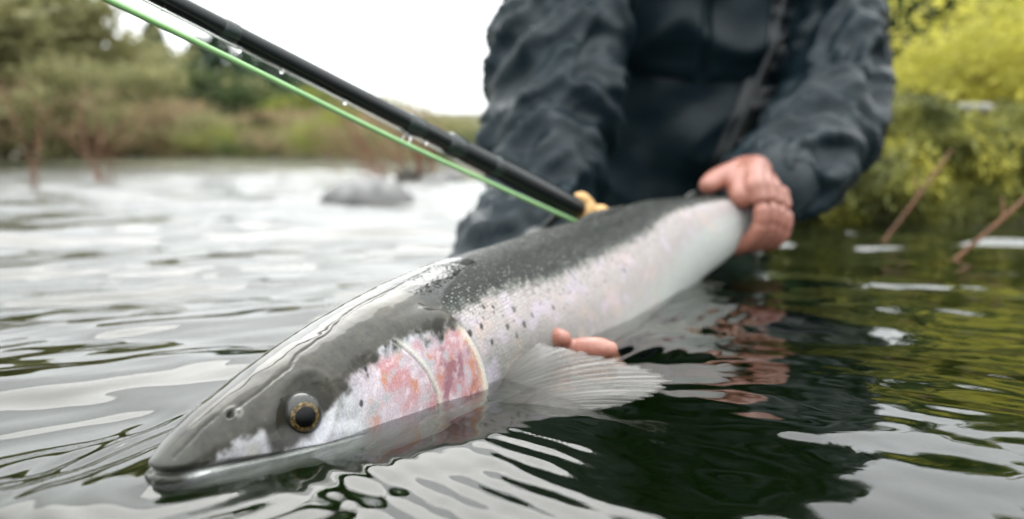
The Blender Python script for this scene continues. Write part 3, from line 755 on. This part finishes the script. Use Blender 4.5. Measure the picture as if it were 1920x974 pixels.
    def ball(name, c_, r, mat, par, sc=(1, 1, 1)):
        b = bmesh.new(); bmesh.ops.create_uvsphere(b, u_segments=20, v_segments=12, radius=1); bmesh.ops.scale(b, verts=b.verts, vec=Vector(sc)*r); bmesh.ops.translate(b, verts=b.verts, vec=Vector(c_)-Vector(off))
        m_ = bpy.data.meshes.new(name); b.to_mesh(m_); b.free(); return link(name, m_, mat, par)
    for sx in (-1, 1): ball('eye', (.28+sx*.030, 1.168, .795), .010, EYE['ball'], hd)
    ball('lips', (.28, 1.158, .735), .02, NAIL, hd, (1, .4, .35))
    ball('beanie', (.28, 1.262, .852), .092, TRIM, root, (.92, 1.05, .72))
    tube_bm(bm := bmesh.new(), [(.28, 1.262, .812), (.28, 1.262, .850)], [(.083, .1), (.084, .098)], 28, up=(0, 1, 0), cap=False)
    bmesh.ops.translate(bm, verts=bm.verts, vec=Vector(-off)); mb = bpy.data.meshes.new('beanie_cuff'); bm.to_mesh(mb); bm.free(); link('beanie_cuff', mb, TRIM, root)
build_person()

# ================================================================== ROD, REEL, LINES
def build_rod():
    A, B = at(300, -8, .50), at(1085, 393, .80)
    d = (B-A)/np.linalg.norm(B-A); tip = A - d*1.5
    root = empty('fishing_rod', B); tag(root, 'glossy black fly rod with a tan grip end slanting down behind the trout', 'fishing rod'); off = B
    G = Mat('rod_gloss', Roughness=.25, Base_Color=(.004, .006, .006)); G.set('Specular IOR Level', .22); G.set('Coat Weight', .25); G.set('Coat Roughness', .05); G = G.m
    bk = Mat('rod_wrap', Roughness=.25, Base_Color=(.012, .020, .018)).m
    stl = Mat('guide_steel', Roughness=.2, Base_Color=(.45, .46, .46), Metallic=1.).m
    cork = speckled('tan_cork', (.42, .24, .085), (.56, .35, .15), 160, .6, .3, .001)
    L = np.linalg.norm(B-A)
    f = lambda t: A + d*L*t - off
    tube('blank', [tip-off, f(-.2), f(.0), f(.45), f(.62)], [.0025, .0052, .0058, .0066, .0072], G, root, 20)
    tube('grip', [f(.60), f(.615), f(.8), f(.985)], [.0075, .0088, .0100, .0105], G, root, 20)
    for t, w in ((.10, .006), (.47, .012), (.58, .008), (.70, .004)):
        tube('thread_wrap', [f(t), f(t+w/L)], [np.interp(t, [0, .45, .62, 1], [.0058, .0066, .0092, .0105])+.0006]*2, bk, root, 20)
    # tan grip end: waisted knob with a flared foot
    e = B-off; sd_ = np.array([.78, .30, -.55])
    tube('grip_end', [e+np.array([-.004, 0, .006]), e+np.array([.002, 0, .009]), e+np.array([.008, .002, .004]), e+np.array([.014, .003, -.001]), e+np.array([.021, .004, -.004]), e+np.array([.027, .005, -.008])], [.0060, .0075, .0074, .0060, .0085, .0075], cork, root, 18, 26)
    tube('grip_end_foot', [e+np.array([.008, 0, .002]), e+np.array([.008, 0, -.012])], [.0075, .0095], cork, root, 16)
    # stripping guide under the blank
    dn = np.array([0, 0, -1]) - d*(-d[2]); dn /= np.linalg.norm(dn); sx = np.cross(d, dn)
    t0 = .475; c0 = f(t0) + dn*.0135
    ring = [c0 + (math.cos(a)*dn + math.sin(a)*sx)*.0045 for a in np.linspace(0, 2*PI, 24)]
    gd = tube('line_guide', ring, .0009, stl, root, 8)
    tube('guide_foot', [f(t0-.03)+dn*.006, c0-dn*.0045, f(t0+.03)+dn*.006], .0009, stl, gd, 6)
    # drops hanging from the blank
    wet = Mat('water_drop', Roughness=0., IOR=1.333); wet.set('Transmission Weight', 1.)
    for t in (.01, .13, .205, .33, .52):
        p = f(t) + dn*.0062
        tube('water_drop', [p, p+dn*.0022], [.0013, .0016], wet.m, root, 10)
    # reel with green line
    R = empty('fly_reel', (0.03, .80, .028)); tag(R, 'fly reel wound with green line, half hidden behind the trout', 'reel')
    rc = np.zeros(3)
    gm = Mat('reel_metal', Roughness=.4, Base_Color=(.008, .012, .010)); gm.set('Specular IOR Level', .25)
    grn = Mat('reel_line', Roughness=.4, Base_Color=(.10, .30, .05)).m
    for sy in (-.012, .012): tube('spool_plate', [rc+np.array([0, sy-.0015, 0]), rc+np.array([0, sy+.0015, 0])], .030, gm.m, R, 32)
    for k_ in range(9):
        a = np.linspace(0, 2*PI, 40); rr = .0235 + .0012*(k_ % 2)
        tube('line_coil', [np.array([math.cos(q)*rr, -.0095+.0024*k_, math.sin(q)*rr]) for q in a], .0013, grn, R, 6)
    tube('reel_foot', [np.array([0, 0, .028]), np.array([.012, 0, .040])], .004, gm.m, R, 10)
    # green fly line
    a0, b0 = at(203, 0, .46), at(1080, 416, .785); dd = (b0-a0); n0 = a0 - dd*1.2
    lm = Mat('fly_line', Roughness=.35); lc = lm.coord()
    lm.set('Base Color', lm.mix(lm.noise(lc, 60, 3), (.17, .36, .12), (.25, .46, .18))); lm.set('Coat Weight', .5); lm.set('Coat Roughness', .1)
    mid = (a0+b0)/2 + np.array([0, 0, -.0025])
    o = tube('fly_line', [n0, a0, mid, b0, b0+dd*.02], .0019, lm.m, None, 10, 60)
    tag(o, 'bright green fly line running taut beside the black rod', 'fishing line')
    lw = Mat('leader', Roughness=.15, Base_Color=(.75, .76, .72)); lw.set('Transmission Weight', .35)
    a1, b1, c1, d1 = at(280, 6, .478), at(454, 94, .540), at(603, 169, .598), at(760, 250, .664); dd = b1-a1
    o = tube('leader_line', [a1-dd*4.0, a1, b1, c1, d1, d1+(d1-c1)*1.2], .00075, lw.m, None, 8)
    tag(o, 'thin clear leader line between the green line and the rod', 'fishing line')
build_rod()

# ================================================================== BANKS, STONES, PLANTS
BARK = speckled('bark', (.05, .04, .03), (.12, .10, .08), 14, .9, .6, .02)
REDBARK = speckled('red_twig_bark', (.11, .050, .03), (.19, .085, .05), 30, .7, .3, .004)
LEAF = {'olive': leafy('olive_leaf', (.15, .155, .065), (.29, .27, .125)), 'brown': leafy('rusty_leaf', (.17, .125, .07), (.30, .225, .125)),
        'lime': leafy('yellow_green_leaf', (.10, .13, .02), (.24, .25, .05)), 'fir': leafy('fir_needle', (.018, .038, .022), (.042, .072, .038)),
        'gold': leafy('bright_yellow_leaf', (.31, .30, .050), (.56, .51, .105), 2.), 'dark': leafy('dark_green_leaf', (.03, .05, .018), (.07, .095, .03))}
def leaves(name, centres, size, mat, parent, seed, droop=0.):
    r = np.random.default_rng(seed); n = len(centres)
    a = r.normal(size=(n, 3)); a[:, 2] *= .6; a /= np.linalg.norm(a, axis=1)[:, None]
    b = np.cross(a, r.normal(size=(n, 3))); b /= np.linalg.norm(b, axis=1)[:, None]; a[:, 2] -= droop
    sz = size*r.uniform(.6, 1.4, (n, 1)); w = .45
    V = np.stack([centres - a*sz, centres + b*sz*w, centres + a*sz, centres - b*sz*w], 1).reshape(-1, 3)
    return mesh_np(name, V, np.arange(4*n).reshape(-1, 4), mat, parent, False)
def broadleaf(name, label, base, h, w, kind, seed, group, n=2600, size=None, low=.0):
    r = np.random.default_rng(seed); root = empty(name, base); tag(root, label, 'shrub' if 'shrub' in name or 'bush' in name else 'tree', group)
    size = size or h*.042
    bm = bmesh.new(); tips = []
    stems = 1 if 'tree' in name else 6
    for k_ in range(stems):
        a = r.uniform(0, 2*PI); sp = 0 if stems == 1 else w*.22
        p0 = np.array([math.cos(a)*sp*.3, math.sin(a)*sp*.3, -.15]); p1 = np.array([math.cos(a)*sp, math.sin(a)*sp, h*.4]); p2 = p1 + np.array([r.normal()*w*.08, r.normal()*w*.08, h*.5])
        rad = h*(.024 if stems == 1 else .010)
        Q = curve_pts([p0, p1, p2], 8); tube_bm(bm, Q, list(np.linspace(rad, rad*.2, 8)), 7); tips.append(p2)
        for _ in range(5 if stems == 1 else 2):
            t = r.integers(2, 6); q = Q[t]; e = q + np.array([r.normal()*w*.28, r.normal()*w*.28, h*r.uniform(.1, .3)])
            tube_bm(bm, [q, (q+e)/2+np.array([0, 0, .02*h]), e], [rad*.45, rad*.3, rad*.1], 6); tips.append(e)
    me = bpy.data.meshes.new('trunk'); bm.to_mesh(me); bm.free(); link('trunk', me, REDBARK if kind == 'brown' else BARK, root)
    nc = 26; cl = []
    for _ in range(nc):
        u_ = r.normal(size=3); u_ /= np.linalg.norm(u_); rad = r.uniform(.3, 1)**.5
        cl.append(np.array([u_[0]*w*.5*rad, u_[1]*w*.5*rad, h*(.55 + low) + u_[2]*h*.42*rad]))
    cl += tips
    pick = r.integers(0, len(cl), n); cr = np.array(cl)[pick] + r.normal(size=(n, 3))*np.array([w*.11, w*.11, h*.075])
    cr[:, 2] = np.maximum(cr[:, 2], .02*h)
    leaves('crown', cr, size, LEAF[kind], root, seed+1)
    return root
def conifer(label, base, h, w, seed, group):
    r = np.random.default_rng(seed); root = empty('conifer_tree', base); tag(root, label, 'tree', group)
    tube('trunk', [(0, 0, -.2), (0, 0, h*.5), (0, 0, h*.99)], [h*.018, h*.011, h*.002], BARK, root, 8)
    C = []
    lev = np.linspace(.08, .99, 34)
    for t in lev:
        R = w*.5*(1-t)**.85*r.uniform(.75, 1.1) + .01*h
        for k_ in range(int(5+7*(1-t))):
            a = r.uniform(0, 2*PI)
            for q in np.linspace(.15, 1, 9): C.append([math.cos(a)*R*q, math.sin(a)*R*q, h*t - .10*R*q + r.normal()*.006*h])
    leaves('crown', np.array(C), h*.040, LEAF['fir'], root, seed+1, .35)
    return root
GT = 'trees along the far bank'
def ground(px, Y, sink=.1):
    x = (px-960)/FPX*Y; return (x, Y, float(land_height(np.array([x]), np.array([Y]))[0]) - sink)
def height_to(py, Y, base_z): return at(960, py, Y)[2] - base_z
# tall trees behind (x in the photo, distance, top, width, kind)
for k_, (px, Y, top, w, lab) in enumerate(((165, 34, 18, 4.2, 'dark conifer with a thin spire standing behind the tall olive tree'),
        (302, 32, 40, 5.6, 'dark conifer rising above the olive thicket beside a gap of sky'),
        (425, 31, 58, 7.5, 'tallest dark green conifer in the clump beside the open sky'),
        (510, 29, 92, 7.0, 'broad dark conifer in the middle of the conifer clump'),
        (592, 27, 132, 6.0, 'shorter dark conifer at the open sky end of the clump'),
        (655, 30, 168, 5.5, 'smallest dark conifer at the low end of the far tree line'),
        (382, 33, 72, 7.0, 'dark conifer filling the gap before the tallest one'), (468, 33, 88, 8.0, 'dark conifer behind the tallest and the broad one'),
        (552, 32, 118, 7.5, 'dark conifer between the broad one and the shorter one'), (628, 31, 150, 6.5, 'dark conifer next to the smallest one'))):
    b = ground(px, Y); conifer(lab, b, height_to(top, Y, b[2]), w, 40+k_, 'conifers on the far bank')
for k_, (px, Y, top, w, kind, lab) in enumerate(((20, 22, -70, 4.6, 'olive', 'tall olive leaved tree with a rounded crown on the far bank'),
        (-75, 25, -40, 4.6, 'lime', 'tall yellow green tree at the upstream end of the far bank'),
        (95, 24, 45, 3.2, 'olive', 'olive tree leaning over the rusty shrubs on the far bank'),
        (235, 24, 95, 3.6, 'olive', 'mid height olive tree between two conifers on the far bank'),
        (365, 23, 135, 3.0, 'dark', 'dark green leafy tree at the foot of the conifers'),
        (620, 22, 165, 2.6, 'lime', 'yellow green tree beside the shortest conifers'), (285, 27, 88, 4.6, 'olive', 'broad olive tree standing in front of the conifer beside the gap of sky'),
        (440, 25, 150, 3.2, 'olive', 'rounded olive tree in front of the tallest conifer'), (530, 24, 165, 3.0, 'dark', 'dark leafy tree in front of the broad conifer'),
        (690, 21, 175, 3.0, 'olive', 'olive tree where the tree line starts to fall away'), (750, 19, 200, 2.6, 'brown', 'rusty tree at the low end of the far tree line'), (810, 17, 218, 2.2, 'olive', 'low olive tree between the rod and the jacket sleeve'))):
    b = ground(px, Y); broadleaf('broadleaf_tree', lab, b, height_to(top, Y, b[2]), w, kind, 60+k_, GT, 5200)
GS = 'shrubs along the far waterline'
SHRUB = ['olive shrub at the upstream end of the far waterline', 'rusty shrub at the foot of the tall rounded olive tree', 'olive shrub below the thin conifer spire', 'rusty shrub right behind the spray of reddish twigs',
 'olive shrub below the conifer beside the gap of sky', 'rusty shrub at the foot of the dark green leafy tree', 'olive shrub below the tallest conifer', 'yellow green shrub at the foot of the broad conifer',
 'dark green shrub between the yellow green and the rusty shrub under the conifers', 'rusty shrub below the shorter conifer', 'olive shrub at the foot of the yellow green tree', 'yellow green shrub where the conifers end',
 'rusty shrub behind the tall thin bare brush', 'olive shrub between the two clumps of bare brush', 'rusty shrub right behind the bare brush and shore stones', 'olive shrub beyond the pale shore stones',
 'dark green shrub behind the rod beside the jacket sleeve', 'olive shrub touching the jacket sleeve beyond the river']
for k_, (px, Y, top, w, kind) in enumerate(((-30, 20, 130, 2.6, 'olive'), (60, 19.5, 150, 2.4, 'brown'), (140, 19, 120, 2.0, 'olive'), (215, 18.5, 165, 2.0, 'brown'), (285, 18, 130, 1.9, 'olive'), (340, 17, 190, 1.8, 'brown'), (400, 16.5, 215, 1.5, 'olive'), (455, 16, 238, 1.6, 'lime'),
        (505, 15, 240, 1.5, 'dark'), (550, 14.5, 205, 1.5, 'brown'), (600, 13.5, 222, 1.3, 'olive'), (645, 12.5, 205, 1.2, 'lime'), (690, 11.5, 222, 1.0, 'brown'), (735, 10.5, 238, .9, 'olive'), (780, 9.5, 240, .8, 'brown'), (825, 9, 262, .75, 'olive'), (870, 8.6, 250, .8, 'dark'), (905, 9.5, 245, .9, 'olive'))):
    b = ground(px, Y, .05)
    broadleaf('bank_shrub', SHRUB[k_], b, height_to(top, Y, b[2]), w, kind, 90+k_, GS, 2400, None, -.10)
# right bank
for k_, (px, Y, top, w, lab) in enumerate(((1700, 3.6, 118, .95, 'bright yellow bush right behind the crouching person'), (1800, 3.3, 62, 1.0, 'bright yellow bush above the mossy boulder'), (1905, 3.5, -20, 1.1, 'tall bright yellow bush beyond the dark mossy hollow'), (1990, 3.0, 60, .9, 'bright yellow bush at the downstream end of the mossy bank'), (1640, 4.6, 130, .9, 'low yellow bush behind the elbow of the jacket'))):
    b = ground(px, Y, .05); broadleaf('yellow_bush', lab, b, height_to(top, Y, b[2]), w, 'gold', 130+k_, 'yellow bushes on the near bank', 3000, .022, -.02)
for k_, (px, Y, top, w, kind, lab) in enumerate(((1735, 8, -190, 2.2, 'dark', 'dark green tree behind the yellow bushes'), (1600, 10, -120, 2.4, 'dark', 'dark green tree hidden behind the crouching person'), (1930, 9, -200, 2.6, 'lime', 'yellow green tree behind the tall yellow bush'), (1830, 11, -220, 2.4, 'olive', 'olive tree far behind the yellow bushes'), (1450, 12, 40, 2.6, 'olive', 'olive tree behind the shoulders of the jacket'), (1200, 13, 120, 2.4, 'dark', 'dark tree behind the chest of the jacket'))):
    b = ground(px, Y, .1); broadleaf('bank_tree', lab, b, height_to(top, Y, b[2]), w, kind, 150+k_, 'trees on the near bank', 3000)
def boulder(name, label, c_, r_, seed, mat, cat='boulder', group=None, rough=.22, sub=5):
    root = empty(name, c_); tag(root, label, cat, group)
    b = bmesh.new(); bmesh.ops.create_icosphere(b, subdivisions=sub, radius=1)
    me = bpy.data.meshes.new('rock'); b.to_mesh(me); b.free()
    V = co_of(me); n = V/np.linalg.norm(V, axis=1)[:, None]
    k_ = 1 + rough*fbm(n[:, 0]*1.6+seed, n[:, 1]*1.6, n[:, 2]*1.6, 5)
    set_co(me, n*k_[:, None]*np.array(r_)); link('rock', me, mat, root)
    return root, me
MOSSROCK = speckled('moss_covered_rock', (.030, .036, .008), (.12, .12, .018), 16, .95, .8, .012)
GREYROCK = speckled('grey_rock', (.10, .10, .10), (.20, .195, .19), 25, .8, .5, .006)
M = Mat('moss_blade', Roughness=.8); c = M.coord()
M.set('Base Color', M.ramp(M.noise(c, 6.5, 6, .62), [(.36, (.030, .038, .008)), (.49, (.130, .135, .018)), (.64, (.40, .36, .045))])); MOSS = M.m
def moss(root, me, n, size, seed):
    r = np.random.default_rng(seed); V, N = co_of(me), no_of(me)
    ok = np.where(V[:, 2] > -.35*V[:, 2].max())[0]; i = r.choice(ok, n); p = V[i] + r.normal(size=(n, 3))*.006
    d_ = N[i] + r.normal(size=(n, 3))*.5; d_ /= np.linalg.norm(d_, axis=1)[:, None]; sd_ = np.cross(d_, r.normal(size=(n, 3))); sd_ /= np.linalg.norm(sd_, axis=1)[:, None]
    sz = size*r.uniform(.5, 1.6, (n, 1)); d_[:, 2] -= .3
    T = np.stack([p - sd_*sz*.3, p + sd_*sz*.3, p + d_*sz], 1).reshape(-1, 3)
    o = mesh_np('moss', T, np.arange(3*n).reshape(-1, 3), MOSS, root, False); o['kind'] = 'stuff'
for k_, (px, Y, top, rx, ry, lab) in enumerate(((1600, 1.78, 268, .19, .20, 'low mossy boulder beside the elbow of the jacket'), (1712, 1.86, 215, .17, .22, 'rounded mossy boulder topped with pale stone by the yellow bushes'),
        (1962, 1.86, 205, .18, .20, 'mossy boulder overhanging the dark hollow at the waterline'), (1500, 1.74, 350, .11, .13, 'smallest mossy boulder sloping into the water behind the hand'), (2090, 1.75, 230, .2, .2, 'mossy boulder at the downstream end of the bank'))):
    x = (px-960)/FPX*Y; zt = at(px, top, Y)[2]
    root, me = boulder('mossy_boulder', lab, (x, Y, zt*.25), (rx, ry, zt*.80+.02), 3+k_*5, MOSSROCK, 'boulder', 'mossy boulders on the near bank', .34)
    moss(root, me, 9000, .012, 200+k_)
p = at(1690, 212, 1.85)
M = speckled('pale_wood', (.13, .13, .11), (.28, .27, .24), 30, .8, .4, .004)
o = tube('driftwood_log', [p+np.array([-.10, -.02, -.025]), p, p+np.array([.06, .02, .006]), p+np.array([.22, .06, .012])], [.014, .019, .017, .012], M, None, 12, 20)
tag(o, 'pale weathered driftwood lying on top of the mossy boulders', 'driftwood')
boulder('grey_boulder', 'smooth grey boulder standing out of the river below the far bank', (*at_z(690, 372, 0)[:2], -.02), (.155, .10, .085), 9, GREYROCK, 'boulder', None, .08, 4)
for k_, (px, py, sz) in enumerate(((770, 338, .10), (815, 346, .07), (845, 340, .08))):
    q = at_z(px, py, 0); boulder('shore_stone', ('dark rough stone at the foot of the bare brown brush', 'small pale stone in the shallows by the bare brown brush', 'pale stone at the shore end beside the jacket sleeve')[k_], (q[0], q[1], 0), (sz, sz, sz*.7), 20+k_, GREYROCK if k_ else speckled('dark_rock', (.02, .018, .014), (.05, .042, .03), 20), 'stone', 'stones below the far bank', .25, 4)
def twigs(name, label, base, spread, h, n, seed, rad, lean=(0, 0)):
    r = np.random.default_rng(seed); root = empty(name, base); tag(root, label, 'brush')
    for k_ in range(n):
        a = np.array([r.normal()*spread*.2, r.normal()*spread*.2, -.12]); e = np.array([lean[0]+r.normal()*spread, lean[1]+r.normal()*spread*.6, h*r.uniform(.6, 1.05)])
        m_ = (a+e)/2 + np.array([r.normal()*spread*.15, 0, h*.06])
        Q = curve_pts([a, m_, e], 9); tw = tube('twig', Q, list(np.linspace(rad, rad*.3, 9)), REDBARK, root, 6)
        for j in (4, 6):
            tube('side_twig', [Q[j], Q[j]+np.array([r.normal()*spread*.3, r.normal()*spread*.2, h*.16])], [rad*.45, rad*.15], REDBARK, tw, 5)
twigs('red_twig_brush', 'spray of reddish bare twigs growing out of the river below the olive shrubs', (*at_z(205, 345, 0)[:2], 0), .22, .50, 6, 5, .005)
twigs('red_twig_brush', 'pair of long reddish twigs leaning out over the river at the upstream end', (*at_z(62, 352, 0)[:2], 0), .12, .62, 3, 6, .005, (.12, 0))
twigs('bare_brush', 'bare brown brush growing beside the shore stones', (*at(790, 322, 5.2)[:2], .0), .35, .42, 16, 7, .009)
twigs('bare_brush', 'tall thin bare brush standing against the open sky', (*at(700, 325, 6.2)[:2], .0), .30, .62, 10, 17, .006)
OR = speckled('orange_twig_bark', (.075, .030, .011), (.13, .052, .018), 60, .7, .3, .002)
for (a_, ya, b_, yb, lab) in (((1662, 446), 1.32, (1765, 308), 1.42, 'orange brown stick slanting out of the water against the mossy hollow'), ((1806, 474), 1.10, (1940, 356), 1.18, 'thicker orange brown stick slanting out of the water past the boulder')):
    p0, p1 = at(*a_, ya), at(*b_, yb); d_ = p1-p0
    root = empty('slanting_stick', p0); tag(root, lab, 'stick')
    tube('stem', [-d_*.35, d_*.0, d_*.5+np.array([.003, 0, .002]), d_*1.0, d_*1.2], [.0028, .0028, .0027, .0024, .0016], OR, root, 9, 16)
    tube('side_stem', [d_*.55, d_*.7+np.array([-.012, .01, .014])], [.0025, .0012], OR, root, 7)
